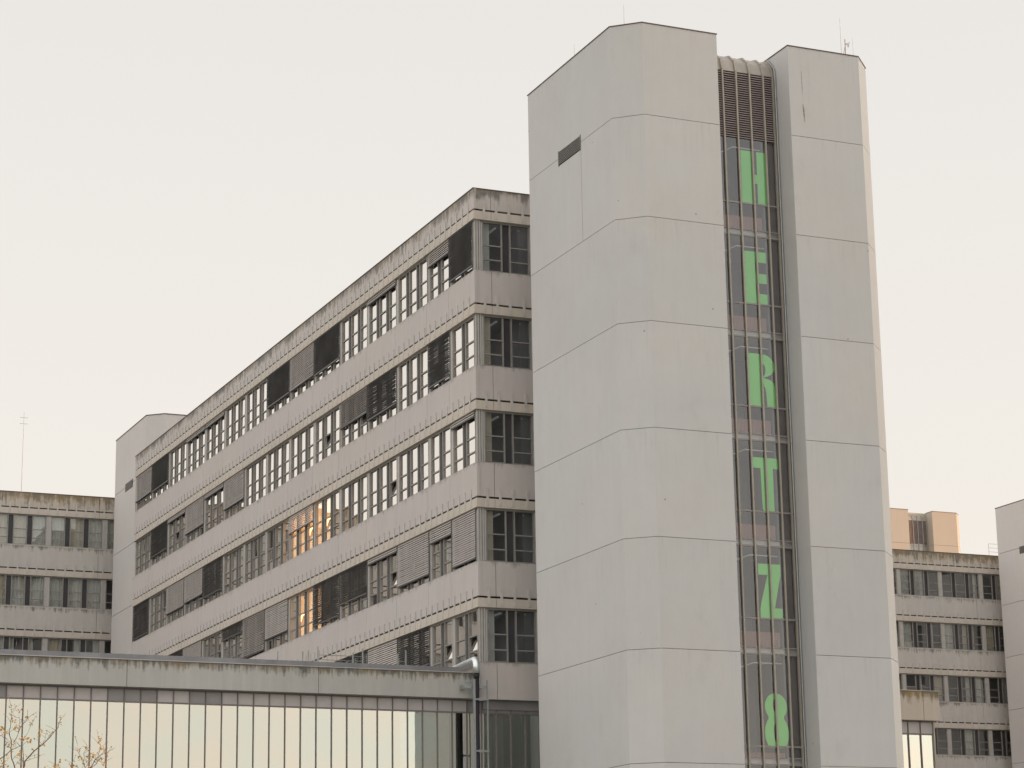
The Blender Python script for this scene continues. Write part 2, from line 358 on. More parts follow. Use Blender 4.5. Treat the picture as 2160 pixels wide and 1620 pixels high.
BL = {  # row: {bay: (fraction lowered, mode)}
 0: {0: (.96, 'd'), 1: (.33, 'l'), 3: (.10, 'l'), 5: (.86, 'd'), 6: (.80, 'l'), 7: (.80, 'd'), 10: (.08, 'l'), 11: (.12, 'l'), 13: (.82, 'd'), 14: (.76, 'l')},
 1: {1: (.96, 'd'), 3: (.80, 'd'), 4: (.60, 'm'), 9: (.76, 'l'), 10: (.15, 'l'), 11: (.76, 'l'), 12: (.12, 'l'), 13: (.80, 'd')},
 2: {0: (.06, 'l'), 6: (.45, 'l'), 10: (.86, 'd'), 11: (.72, 'l'), 12: (.76, 'l'), 14: (.97, 'd')},
 3: {0: (.98, 'l'), 1: (.34, 'l'), 2: (.90, 'l'), 3: (.08, 'l'), 4: (.74, 'd'), 5: (.96, 'd'), 7: (.76, 'l'), 8: (.98, 'm'), 9: (.30, 'd'), 11: (.98, 'l'), 12: (.98, 'd')},
 4: {2: (.76, 'd'), 3: (.92, 'l'), 4: (.70, 'd'), 8: (.9, 'l')},
}
REFL_GLOW = {(2, 5): (2,), (2, 6): (0, 1, 2), (3, 6): (0, 1, 2), (2, 7): (0,)}  # casements given the glowing orange reflection, no lamp inside
rnd = random.Random(3)
nearer = []
for r in range(5):
    zf = 28.8-3.8*r; zs = zf-2.07
    jA = bounds[1:-1]
    # fascia + parapet/spandrel above this window row, on both faces
    ztop = 30.05 if r == 0 else zf+3.8-2.07
    band_and_spandrel(office, A, XB-.03, XE, zf, zf+.345, ztop, jA, 'band', 'parapet' if r == 0 else 'spandrel', name='parapet' if r == 0 else 'spandrel')
    band_and_spandrel(office, B, YW, YA-.285, zf, zf+.345, ztop, [-34.58, -38.1, -41.7, -45.2], 'band', 'parapet' if r == 0 else 'spandrel', name='parapet' if r == 0 else 'spandrel', ex=.163)
    for k in range(len(bounds)-1):
        u0, u1 = bounds[k], bounds[k+1]; n = 2 if k < 2 else 3
        cur = MB(); curw = MB(); lit = MB()
        def inner(i, c0, c1, zb, zt, k=k, r=r):
            if i in REFL_GLOW.get((r, k), ()): lit.quad([(c0, -.5, zb), (c1, -.5, zb), (c1, -.5, zt), (c0, -.5, zt)], 0, A)
            elif rnd.random() < .45:
                tgt = cur if rnd.random() < .7 else curw
                a, b = (c0, c1) if rnd.random() < .4 else ((c0, c0+.4) if rnd.random() < .5 else (c1-.4, c1))
                nf = 8
                for q in range(nf): 
                    t0, t1 = a+(b-a)*q/nf, a+(b-a)*(q+1)/nf; d0 = -.42-.03*(q % 2); d1 = -.42-.03*((q+1) % 2)
                    tgt.quad([(t0, d0, zb), (t1, d1, zb), (t1, d1, zt), (t0, d0, zt)], 0, A)
        tl = {(3, 6): 1, (4, 0): 0}.get((r, k), rnd.choice([-1]*7+[0, 1]))
        wbay = window_bay(office, A, u0, u1, zs, zf, n, .15 if k else .06, .15 if k < 14 else .2, 'glassA', 'flap', rnd, inner=inner, tilt=tl)
        for q, nm, mm in ((cur, 'curtain', 'curtain'), (curw, 'curtain', 'curtain_warm'), (lit, 'lit_blind', 'lit')):  # third entry: glowing sheets for the reflected sunlit wall, no real blinds
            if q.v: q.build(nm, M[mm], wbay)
        if k in BL[r]:
            fr, mode = BL[r][k]
            ob = blind(office, A, u0, u1, zf-.02, zf-.02-fr*2.02, mode, zs if fr > .3 else zf-.3, skew=.02 if mode == 'm' else 0)
    # end face window
    cu = MB(); cu.box(-34.66, -34.20, -.75, -.40, zs, zf, 0, B); 
    tb = MB()
    for (yy, x0) in ((-34.95, .55), (-35.95, .55)): tb.box(yy-.04, yy+.04, -1.3, -.45, zf-.16, zf-.10, 0, B)
    wb = window_bay(office, B, -36.56, -34.18, zs, zf, 2, .30, .06, 'glassB', 'flapd', rnd)
    cu.build('curtain', M['curtain'] if r in (0, 4) else M['curtain_warm'], wb); tb.build('ceiling_light', M['tube'], wb)
    for q, (a, b) in enumerate(((-40.12, -36.56), (-43.68, -40.12), (-47.24, -43.68))):
        if r < 2 or True: window_bay(office, B, a, b, zs, zf, 3, .15, .15, 'glassB', 'flapd', rnd) if r < 5 and q > 2 else None
    pc = MB()
    pc.box(XB+.12, XB+.26, -34.19, YA-.12, zs, zf, 1); pc.box(XB+.07, XB+.12, -34.16, -34.09, zs, zf, 0); pc.box(XB+.07, XB+.12, -34.06, -33.99, zs, zf, 0); pc.box(XB+.09, XB+.16, YA-.12, YA-.07, zs, zf, 0)
    pc.build('corner_post', [M['frame_light'], M['frame']], office)
    ex = MB(); ex.box(XB+.14, XB+.4, YW, -36.56, zs, zf); ex.build('end_wall', M['spandrel'], office)
    if r == 0: pass
low = MB()
low.box(XB+.0, XB+.12, YW, -34.59, 10.17, 11.53); low.box(XB+.0, XB+.12, -34.57, YA, 10.17, 11.53); low.build('spandrel', M['spandrel'], office)
lw_ = MB(); lw_.box(XB+.12, XE, YA-.12, YA, 10.3, 11.53); lw_.build('spandrel', M['spandrel'], office)
sd_ = MB(); sd_.box(XB+.13, XE-.1, YW, YW+.28, 10, 29.95); sd_.build('side_wall', M['spandrel'], office)
ew = MB(); ew.box(XE-.28, XE, YW+.3, YA-.30, 10, 29.95); ew.build('end_wall', M['spandrel'], office)
# brackets: nearest rows first
us = []
for r in range(5):
    zf = 28.8-3.8*r
    for yy in (-34.28, -34.80, -35.34, -35.93): us.append((yy, zf, 'B'))
ua = []
for r in range(5):
    zf = 28.8-3.8*r; u = 81.5
    while u < XE-.3: ua.append((u, zf)); u += .5925
ua.sort()
brackets(office, B, [(a, b) for a, b, c in us], 0, 20)
brackets(office, A, ua, 0, 80)

# ------------------------------------------------------------------ TOWERS
def tower(name, x0, y0, ztop, label, joints, m, detail=False, group='white stair towers', mirror_depth=8.1, zbase=GZ):
    t = thing(name, (x0+4, y0-5, zbase), label, 'tower', group)
    def poly(i):  # i = inset
        return [(x0+.80+i*.4, y0-i), (x0+i, y0-.90-i*.4), (x0+i, y0-3.92+i), (x0+1.25+i, y0-3.92+i), (x0+1.25+i, y0-6.88-i), (x0+i, y0-6.88-i), (x0+i, y0-9.90+i*.4), (x0+.90+i*.4, y0-10.77+i), (x0+mirror_depth-i, y0-10.77+i), (x0+mirror_depth-i, y0-i)]
    P = poly(0)
    body = MB(); zs = [ztop]+[j for j in joints if j < ztop-1 and j > zbase+1]+[zbase]
    for a, b in zip(zs[:-1], zs[1:]):
        body.prism(P[::-1], b+(.014 if b != zbase else 0), a-(.014 if a != ztop else 0))
    body.build('wall', M[m], t)
    c = MB(); c.prism(poly(.035)[::-1], zbase+.1, ztop-.1); c.build('joint_core', M['joint'], t)
    cp = MB(); Q = poly(-.025); q2 = poly(.18)
    n = len(Q)
    for i in range(n):
        if i in (3,): continue
        a, b, cc, d = Q[i], Q[(i+1) % n], q2[(i+1) % n], q2[i]
        k = len(cp.v); cp.v += [(*a, ztop+.004), (*b, ztop+.004), (*cc, ztop+.004), (*d, ztop+.004), (*a, ztop+.055), (*b, ztop+.055), (*cc, ztop+.055), (*d, ztop+.055)]
        cp.f += [tuple(k+j for j in w_) for w_ in ((0, 3, 2, 1), (4, 5, 6, 7), (0, 1, 5, 4), (2, 3, 7, 6))]; cp.m += [0]*4
    cp.build('roof_edge_trim', M['cap'], t)
    return t
J = [29.78-3.8*k for k in range(9)]
XT, YT, ZT = 70.62, -35.25, 33.26

def recess(t, x0, y0, ztop, zg, full):
    """glazed stair slot between the two tower wings"""
    ya, yb = y0-6.88, y0-3.92; gx = x0+1.05
    if full:
        ms = [gy for gy in (-39.92, -40.485, -41.05, -41.62)]
    else:
        ms = [ya+(yb-ya)*k/5 for k in range(1, 5)]
    mu = MB()
    for y in ms+[ya+.10]:
        pts = [(gx-.02, GZ), (gx-.02, ztop-.85), (gx+.10, ztop-.42), (gx+.42, ztop-.12), (gx+.95, ztop+.02)]
        wd = .029
        prof = [(x, z) for x, z in pts]
        for (xa, za), (xb, zb) in zip(prof[:-1], prof[1:]):
            for hw, df, dk in ((wd, -.045, .015),):
                k = len(mu.v)
                tx, tz = xb-xa, zb-za; l_ = math.hypot(tx, tz); nx, nz_ = -tz/l_, tx/l_
                for (xx, zz) in ((xa, za), (xb, zb)):
                    for yy in (y-hw, y+hw):
                        mu.v += [(xx+nx*.04, yy, zz+nz_*.04), (xx-nx*.03, yy, zz-nz_*.03)]
                # verts: a(y-)out,in ; a(y+)out,in ; b(y-)out,in ; b(y+)out,in
                mu.f += [tuple(k+j for j in w_) for w_ in ((0, 2, 6, 4), (0, 4, 5, 1), (2, 3, 7, 6), (1, 5, 7, 3))]; mu.m += [0]*4
    mu.build('mullion', M['mullT'], t)
    # curved roof sheet
    sh = MB()
    pts = [(gx+.02, ztop-.86), (gx+.02, ztop-.80), (gx+.12, ztop-.43), (gx+.43, ztop-.14), (gx+.95, ztop-.0), (gx+6.9, ztop-.0)]
    for (xa, za), (xb, zb) in zip(pts[:-1], pts[1:]): sh.quad([(xa, ya, za), (xa, yb, za), (xb, yb, zb), (xb, ya, zb)])
    sh.build('roof_sheet', M['sheet'], t)
    # louvres at the top
    lv = MB(); z = zg+.04; 
    while z < ztop-.9:
        lv.quad([(gx-.015, ya+.02, z), (gx-.015, yb-.02, z), (gx+.045, yb-.02, z+.062), (gx+.045, ya+.02, z+.062)]); lv.box(gx-.018, gx-.008, ya+.02, yb-.02, z-.012, z+.012); z += .088
    lv.build('louvre', M['louvre'], t)
    lb = MB(); lb.box(gx+.08, gx+.14, ya, yb, zg, ztop-.86); lb.build('louvre_back', M['black'], t)
    gl = MB(); gl.quad([(gx+.016, ya, GZ), (gx+.016, yb, GZ), (gx+.016, yb, zg), (gx+.016, ya, zg)]); 
    gl.build('pane', M['glassT'], t)
    return ms

def hollow_tower():
    """the main tower: its slot is a real stair hall behind glass"""
    t = thing('stair_tower', (XT+4, YT-5, GZ), 'tall white two winged concrete tower with a glazed slot of green letters, nearest tower', 'tower', 'white stair towers')
    x0, y0 = XT, YT
    left = lambda i: [(x0+.80+i*.4, y0-i), (x0+i, y0-.90-i*.4), (x0+i, y0-3.92+i), (x0+8.1-i, y0-3.92+i), (x0+8.1-i, y0-i)]
    right = lambda i: [(x0+i, y0-6.88-i), (x0+i, y0-9.90+i*.4), (x0+.90+i*.4, y0-10.77+i), (x0+8.1-i, y0-10.77+i), (x0+8.1-i, y0-6.88-i)]
    for nm, P in (('left_wing', left), ('right_wing', right)):
        b = MB(); zs = [ZT]+J[:8]+[GZ]; pp = P(0)[::-1]
        # the vent slot in the left face is framed proud of the wall
        for a, c in zip(zs[:-1], zs[1:]): b.prism(pp, c+(.009 if c != GZ else 0), a-(.009 if a != ZT else 0))
        b.build('wing_wall', M['tower'], t)
        k = MB(); k.prism(P(.03)[::-1], GZ+.1, ZT-.1); k.build('wall_joint', M['joint'], t)
        cp = MB(); Q, q2 = P(-.025), P(.2); n = len(Q)
        for i in range(n):
            a, b_, cc, d = Q[i], Q[(i+1) % n], q2[(i+1) % n], q2[i]
            kk = len(cp.v); cp.v += [(*a, ZT+.004), (*b_, ZT+.004), (*cc, ZT+.004), (*d, ZT+.004), (*a, ZT+.036), (*b_, ZT+.036), (*cc, ZT+.036), (*d, ZT+.036)]
            cp.f += [tuple(kk+j for j in w_) for w_ in ((0, 3, 2, 1), (4, 5, 6, 7), (0, 1, 5, 4), (2, 3, 7, 6))]; cp.m += [0]*4
        cp.build('roof_edge_trim', M['cap'], t)
    ya, yb = y0-6.88, y0-3.92; gx = x0+1.05
    ZL = 29.80
    ln = MB(); ln.box(x0+.015, gx-.06, ya-.01, ya+.007, GZ, ZT-.06); ln.build('side_lining', M['tower'], t)
    recess(t, x0, y0, ZT, ZL, True)
    # stair hall interior
    it = MB(); it.box(x0+4.2, x0+4.4, ya, yb, GZ, ZT-.3, 0)
    it.build('inner_wall', M['room_dark'], t)
    sw = MB(); sw.box(gx+.25, x0+4.2, ya+.003, ya+.10, GZ, ZT-1); sw.box(gx+.18, gx+.40, ya+.10, ya+.42, GZ, ZT-1); sw.build('side_reveal', M['brown'], t)
    sw = MB(); sw.box(gx+.25, x0+4.2, yb-.10, yb-.003, GZ, ZT-1); sw.build('side_reveal', M['room'], t)
    for k in range(8):
        zt_ = 27.33-3.8*k; lo = .62 if k == 5 else 0
        tr = MB(); tr.box(gx-.005, gx+.06, ya, yb, zt_-.03-lo, zt_+.03-lo); tr.box(gx-.005, gx+.06, ya, yb, zt_-1.27, zt_-1.21); tr.box(gx-.005, gx+.06, ya, yb, zt_-1.03, zt_-.99); tr.build('transom', M['frame'], t)
        sl = MB(); sl.box(gx+.12, x0+4.2, ya, yb, zt_-1.25, zt_-1.00); sl.build('floor_slab', M['frame_light'], t)
        rd = MB(); y = -39.2
        while y > -41.42:
            rd.box(gx+.20, gx+.24, y-.036, y, zt_-.99, zt_-.44-lo*.6); y -= .054
        rd.box(gx+.245, gx+.27, -41.46, -39.18, zt_-.99, zt_-.44-lo*.6); rd.box(gx+.20, gx+.24, -40.66, -40.58, zt_-.44-lo*.6, zt_-lo)
        rd.build('grille', M['radiator'], t)
        tb = MB()
        tb.tube([(gx+.55, -40.55, zt_+2.33), (gx+.55, -42.0, zt_+2.33)], .022, 6); tb.tube([(gx+1.3, -39.2, zt_+2.50), (gx+1.3, -40.1, zt_+2.50)], .022, 6)
        tb.tube([(gx+.9, -39.2, zt_+2.22), (gx+.9, -40.3, zt_+2.22), (gx+.5, -40.55, zt_+2.33)], .02, 6); tb.tube([(gx+1.3, -40.1, zt_+2.05), (gx+1.3, -40.1, zt_+2.55)], .02, 6); tb.tube([(gx+.7, -40.9, zt_+2.33), (gx+.7, -40.9, zt_+2.7)], .016, 6)
        tb.build('ceiling_light', M['tube'], t)
    cr = MB(); cr.box(gx+.15, gx+.25, -41.66, -41.52, GZ, ZL); cr.build('inner_column', M['flap'], t)
    # downpipe in the slot corner
    dp = MB(); dp.tube([(gx-.16, ya+.07, GZ), (gx-.16, ya+.07, ZT-.9), (gx-.10, ya+.07, ZT-.55), (gx+.35, ya+.07, ZT-.05)], .028, 8)
    for k in range(9): dp.tube([(gx-.16, ya+.07, 31.5-3.8*k-.03), (gx-.16, ya+.07, 31.5-3.8*k+.03)], .042, 8)
    dp.build('downpipe', M['steel'], t)
    # louvred vent in the left face
    v = MB(); v.box(74.07, 75.96, YT-.02, YT+.006, 29.49, 30.04, 1)
    for i in range(8):
        z = 29.53+i*.065; v.box(74.08, 75.95, YT+.007, YT+.03, z, z+.028, 0)
    v.box(74.04, 74.07, YT-.01, YT+.03, 29.47, 30.06, 0); v.box(75.96, 75.99, YT-.01, YT+.03, 29.47, 30.06, 0)
    v.build('vent_grille', [M['vent'], M['black']], t)
    vj = MB(); vj.box(74.05, 74.062, YT-.01, YT+.003, 25.99, 29.47); vj.build('wall_joint', M['joint'], t)
    # rust and algae runs on the right wing
    bk = MB(); bk.box(x0+8.12, 80.93, -44.5, -37.2, GZ, 29); bk.build('link_wall', M['tower'], t)
    return t
T = hollow_tower()
st = MB()
def streak(px0, py0, px1, py1, wd, x):
    a = at(px0, py0, x=x); b = at(px1, py1, x=x); n = 14; r = random.Random(int(py0))
    L_, R_ = [], []
    for i in range(n+1):
        f_ = i/n; p = a.lerp(b, f_); h = wd*(.35+.65*r.random())*math.sin(math.pi*min(1, .12+.85*f_))
        L_.append((x, p.y-h/2, p.z)); R_.append((x, p.y+h/2+.004, p.z))
    for i in range(n): st.quad([L_[i], R_[i], R_[i+1], L_[i+1]])
streak(1690, 150, 1693, 200, .03, XT-.004); streak(1694, 220, 1698, 258, .075, XT-.004); streak(1694, 222, 1697, 240, .10, XT-.006)
st.build('algae_streak', plain('algae', (.27, .26, .22), .9, 0, .25, 8), T)

tower('stair_tower', 134.6, -35.2, 33.27, 'distant white tower rising behind the far left end of the office block', J, 'tower_far')
tower('stair_tower', 134.6, -100.9, 33.15, 'pale tower cut off by the right edge of the photograph', J, 'tower_far')
ft = tower('stair_tower', 207.0, -131.5, 47.3, 'farthest tower top, sunlit orange, above the rear office roof', [47.3-3.55-3.8*k for k in range(12)], 'tower_tan')
for t_, x0, y0, zt in ((ft, 207.0, -131.5, 47.3),):
    recess(t_, x0, y0, zt, zt-3.3, False)
for (y0, lab) in ((-35.2, 1), (-100.9, 2)):
    t_ = [o for o in COL.objects if o.name.startswith('stair_tower') and abs(o.location.y-(y0-5)) < .1 and abs(o.location.x-138.6) < 1][0]
    v = MB(); v.box(138.25, 140.05, y0-.02, y0+.006, 29.5 if lab == 1 else 29.35, 30.0 if lab == 1 else 29.87, 1)
    for i in range(6):
        z = (29.53 if lab == 1 else 29.38)+i*.082; v.box(138.26, 140.04, y0+.007, y0+.03, z, z+.04, 0)
    v.build('vent_grille', [M['vent'], M['black']], t_)

# ------------------------------------------------------------------ REAR OFFICE BLOCK (behind, both sides)
XR = 144.15
rear = thing('office_building', (XR, -65, GZ), 'rear concrete office block with mossy streaked parapet, seen beyond both sides of the towers', 'building')
Rm = mapB(XR)
YL, YRt = 14.0, -125.0
def rear_inner(i, c0, c1, zb, zt):
    x = rr.random()
    full = rear_state['pale']
    if x < .5 or full:
        tgt = rc if rr.random() < .7 else rw
        a, b = (c0, c1) if (full or rr.random() < .45) else ((c0, c0+.35) if rr.random() < .5 else (c1-.35, c1))
        nf = 8
        for q in range(nf):
            t0, t1 = a+(b-a)*q/nf, a+(b-a)*(q+1)/nf; d0 = -.42-.03*(q % 2); d1 = -.42-.03*((q+1) % 2)
            tgt.quad([(t0, d0, zb), (t1, d1, zb), (t1, d1, zt), (t0, d0, zt)], 0, Rm)
rr = random.Random(11); rear_state = {'pale': False}
core = MB(); core.box(XR+1.6, XR+13, YRt, YL, GZ, 29.5)
for k in range(9):
    zf = 28.57-3.8*k
    if zf > 0: core.box(XR+.27, XR+1.6, YRt+.1, YL-.1, zf+.02, zf+1.8 if k else zf+1.0)
core.build('inner_wall', M['room'], rear)
rf = MB(); rf.box(XR+.1, XR+13, YRt, YL, 29.6, 29.8); rf.build('roof', M['roof'], rear)
cp = MB(); cp.box(XR-.03, XR+.3, YRt, YL, 29.93, 29.96); cp.build('roof_edge_trim', M['cap'], rear)
segL = [-24.30-3.56*k for k in range(0, 5)]          # boundaries -24.3 ... -38.5
segL = [-20.79-3.56*k+.0 for k in range(6)]
offL = -31.47-(-31.47)                               # posts centred on -31.47 and -35.0
bl = [-31.47+3.54*k for k in range(12, -3, -1)]
br_ = [-89.70-3.53*k for k in range(0, 6)]
for r in range(7):
    zf = 28.57-3.8*r; zs = zf-1.93; ztop = 29.93 if r == 0 else zf+3.8-1.93
    if zf < 2: break
    band_and_spandrel(rear, Rm, YRt, YL, zf, zf+.37, ztop, [-34.6-7.1*k for k in range(-3, 13) if k != 9]+[-99.75], 'band', 'parapet2' if r == 0 else 'spandrel2', name='parapet' if r == 0 else 'spandrel')
    rest = MB(); restg = MB()
    for seq in (bl, br_):
        for a, b in zip(seq[1:], seq[:-1]):
            rc = MB(); rw = MB(); rear_state['pale'] = (b > -31.5 and r < 2)
            if r > 4 : continue
            wb = window_bay(rear, Rm, a, b, zs, zf, 3, .15, .15, 'glassR', 'flapd', rr, inner=rear_inner)
            for q, mm in ((rc, 'curtain'), (rw, 'curtain_warm')):
                if q.v: q.build('curtain', M[mm], wb)
    # hidden middle: plain strip glazing as one piece
    mid = MB()
    for a, b in ((br_[0], bl[-1]), (bl[0], YL), (YRt, br_[-1])):
        y = a
        mid.box(a, b, -.22, -.1, zs, zs+.05, 0, Rm); mid.box(a, b, -.22, -.1, zf-.07, zf, 0, Rm); mid.box(a, b, -.20, -.17, zs, zf, 1, Rm)
        while y < b: mid.box(y, min(b, y+.12), -.22, -.08, zs+.05, zf-.07, 0, Rm); y += 1.18
    tag(mid.build('window', [M['frame'], M['flapd']], rear), kind='stuff')
ub = []
for r in range(6):
    zf = 28.57-3.8*r
    y = -27.82
    while y > -38: ub.append((y, zf)); y -= .591
    y = -91.0
    while y > -104: ub.append((y, zf)); y -= .591
ub.sort(key=lambda q: (-q[1], -q[0]))
brackets(rear, Rm, ub, 0, 100)

# ------------------------------------------------------------------ GLAZED HALL (low podium)
XH = 80.90
hall = thing('glazed_hall', (XH+5, -20, GZ), 'low hall with tall mirror glass front and stained concrete cornice at lower left', 'building')
H_ = mapB(XH)
c = MB()
ys = [6.0]+[-20.55+7.02*k for k in (3, 2, 1, 0, -1)]+[-33.86]
for a, b in zip(ys[:-1], ys[1:]): c.box(b+.009, a-.009, -.45, 0, 10.17, 11.10, 0, H_)
c.build('cornice', M['cornice'], hall)
XS = 82.95; yj = at(1947.5, 1480, x=XS).y; ye = at(1981, 1480, x=XS).y; yg = at(1969, 1560, x=XS+.3).y
c = MB(); c.box(ye, yj-.01, -.5, 0, 10.17, 11.36, 0, mapB(XS)); c.box(yj+.01, -44, -.5, 0, 10.17, 11.36, 0, mapB(XS))
c.build('cornice', concrete('mossy_cornice', (.48, .43, .38), ztop=11.36, length=.6, amount=.9, thr=.42, stain=(.26, .18, .07), dark=(.15, .13, .07), mottling=.1, streaks=.3), hall)
gj = MB(); gj.box(XH+.1, XH+.3, -33.8, 6, 10.2, 11.05); gj.build('cornice_joint', M['black'], hall)
gu = MB()
gu.box(XH-.02, XH+.28, -33.02, 6, 11.135, 11.30); gu.build('gutter', M['zinc'], hall)
gt = MB(); gt.box(XH-.04, XH+.30, -33.86, 6, 11.103, 11.132); gt.box(XS-.03, XS+.5, ye-.03, -44, 11.363, 11.39); gt.build('roof_edge_trim', M['frame_light'], hall)
rf = MB(); rf.box(XH+.3, XE, YA+.002, 6, 10.9, 11.0); rf.build('roof', M['roof'], hall)
ms = [-16.47-.5868*k for k in range(-38, 65)]
mul = MB()
for y in ms:
    if y < -44: break
    mul.box(XH+.36, XH+.46, y-.014, y+.014, GZ, 10.17)
mul.box(XH+.37, XH+.455, -44, 6, 9.665, 9.715); mul.box(XH+.37, XH+.455, -44, 6, 10.12, 10.17)
mul.build('mullion', M['mull'], hall)
fr = MB(); fr.box(XH+.42, XH+.44, -44, 6, 10.17, 10.9); fr.build('frieze', M['mull'], hall)
gp = MB(); tp = MB(); r5 = random.Random(2)
greys = {0, 6+0, 7, 8, 9, 12, 13}
for i, y in enumerate(ms):
    if y-.58 < -44.4: break
    j, j2 = r5.uniform(-.0012, .0012), r5.uniform(-.0012, .0012)
    gp.quad([(XH+.42+j, y-.57, GZ), (XH+.42+j2, y-.014, GZ), (XH+.42+j2*1.5, y-.014, 9.67), (XH+.42+j*1.5, y-.57, 9.67)])
    k = round((-16.47-y)/.5868)
    dark = k in (-1, 6, 7, 8, 11, 12, -4, -5) or k > 28
    tp.quad([(XH+.41, y-.57, 9.71), (XH+.41, y-.014, 9.71), (XH+.41, y-.014, 10.12), (XH+.41, y-.57, 10.12)], 1 if dark else 0)
gp.build('pane', M['glassP'], hall); tp.build('top_light', [M['toplight'], M['toplightd']], hall)
bw = MB(); bw.box(XH+3.2, XH+3.4, -44, 6, GZ, 10.1); bw.build('inner_wall', M['room'], hall)
cl = MB(); cl.box(XH+.47, XH+3.2, -44, 6, 9.75, 9.9); cl.build('ceiling', M['room'], hall)
sw = MB(); sw.box(XS+.26, XS+.40, yg-.07, yg, GZ, 10.17); sw.build('end_post', M['mullT'], hall)
mu2 = MB(); gp2 = MB(); tp2 = MB(); px_ = [1969, 1943, 1917, 1891]; yy_ = [at(q, 1560, x=XS+.3).y for q in px_]+[-50.6, -49.4, -48.2, -47.0, -45.8, -44.6]
for a, b in zip(yy_[:-1], yy_[1:]):
    mu2.box(XS+.28, XS+.38, b-.016, b+.016, GZ, 10.17)
    gp2.quad([(XS+.34, a, GZ), (XS+.34, b-.016, GZ), (XS+.34, b-.016, 9.60), (XS+.34, a, 9.60)]); tp2.quad([(XS+.33, a, 9.66), (XS+.33, b-.016, 9.66), (XS+.33, b-.016, 10.12), (XS+.33, a, 10.12)])
mu2.box(XS+.29, XS+.375, yg, -44, 9.60, 9.66); mu2.box(XS+.29, XS+.375, yg, -44, 10.12, 10.17)
mu2.build('mullion', M['mull'], hall); gp2.build('pane', M['glassP'], hall); tp2.build('top_light', M['toplight'], hall)
sw = MB(); sw.box(XS+2, XS+2.2, yg, -44, GZ, 10.1); sw.box(XS+.4, XS+2.2, yg-.05, yg, GZ, 10.17); sw.build('inner_wall', M['room'], hall)
# curtains behind the glass at the right
cu = MB(); y = -33.5
while y > -35.15:
    d0 = .85+.06*math.sin(y*40); d1 = .85+.06*math.sin((y-.03)*40)
    cu.quad([(XH+d0, y, GZ), (XH+d0, y-.03, GZ), (XH+d1, y-.03, 9.66), (XH+d1, y, 9.66)]); y -= .03
y = -35.85
while y > -37:
    d0 = .85+.06*math.sin(y*40); d1 = .85+.06*math.sin((y-.03)*40)
    cu.quad([(XH+d0, y, GZ), (XH+d0, y-.03, GZ), (XH+d1, y-.03, 9.66), (XH+d1, y, 9.66)]); y -= .03
cu.build('curtain', plain('sea_green_curtain', (.42, .52, .48), .9, 0, .2, 3), hall)
cu = MB(); cu.box(XH+.8, XH+.9, -32.93, -31.0, GZ, 9.66); cu.box(XH+.8, XH+.9, -33.18, -33.02, GZ, 9.66); cu.box(XH+.8, XH+.9, -33.18, -32.5, 7.4, 7.6)
cu.build('partition', M['curtain'], hall)

# roof railing behind the gutter
rl = thing('roof_railing', (85, -30, 11.0), 'thin grey steel railing posts on the hall roof behind the gutter', 'railing')
for px, py in ((586, 1373), (638.6, 1374), (650.8, 1372), (670.6, 1364), (744.5, 1376), (765, 1368), (838.9, 1379), (856, 1372)):
    p = at(px, py, x=85); m = MB(); m.box(84.98, 85.02, p.y-.022, p.y+.022, 11.0, p.z); m.build('post', M['steel'], rl)
m = MB()
for z in (12.13, 11.95): m.tube([(85, -28.93, z), (85, -30.7, z-.0)], .012, 6)
m.tube([(85, -32.16, 12.0), (85, -32.5, 12.0)], .012, 6); m.build('rail', M['steel'], rl)

# flue pipe in front of the office corner
fl = thing('flue_pipe', (80.5, -33.52, GZ), 'black vertical flue with a shiny steel elbow, on a galvanised frame at the office corner', 'pipe')
m = MB(); m.tube([(83.8, -33.66, 11.46), (80.72, -33.56, 11.56), (80.62, -33.555, 11.56), (80.53, -33.55, 11.47), (80.50, -33.55, 11.34), (80.50, -33.55, 11.05)], .128, 16)
m.build('elbow', M['shiny'], fl, smooth=True)
m = MB()
for z in (11.33, 11.07): m.tube([(80.50, -33.55, z-.012), (80.50, -33.55, z+.012)], .122, 16)
m.tube([(80.66, -33.555, 11.56), (80.69, -33.556, 11.56)], .122, 16); m.build('clamp_ring', M['steel'], fl)
m = MB(); m.tube([(80.50, -33.56, 11.05), (80.50, -33.56, GZ)], .092, 14); m.tube([(80.5, -33.555, 11.05), (80.5, -33.555, 10.86)], .098, 14); m.build('black_pipe', M['pipeblack'], fl, smooth=True)
for y, z in ((-33.43, 10.82), (-33.96, 10.80)):
    m = MB(); wv = .045 if y > -33.5 else .02
    m.box(80.42, 80.48, y-wv, y+wv, GZ, z); m.build('support_post', M['steel'], fl)
m = MB()
m.box(80.52, 80.56, -33.95, -33.05, 10.50, 10.60); m.box(80.56, 80.90, -33.12, -33.04, 10.46, 10.62); m.box(80.56, 80.90, -33.80, -33.74, 10.50, 10.60)
m.tube([(80.55, -33.1, 10.68), (80.6, -33.5, 10.76)], .02, 6)
for z in (10.08, 8.2, 6.3, 4.4):
    m.box(80.38, 80.42, -33.98, -33.44, z-.03, z+.03); m.box(80.36, 80.40, -33.74, -33.58, z-.05, z+.05)
m.build('wall_bracket', M['steel'], fl)

# ------------------------------------------------------------------ letters in the tower slot
GX = XT+1.05+.03
def curve(cx, cy, rx, ry, a0, a1, n=10):
    return [(cx+rx*math.cos(math.radians(a0+(a1-a0)*i/n)), cy+ry*math.sin(math.radians(a0+(a1-a0)*i/n))) for i in range(n+1)]
def strip(outer, inner):  # quads between two equally long polylines
    return [[outer[i], outer[i+1], inner[i+1], inner[i]] for i in range(len(outer)-1)]
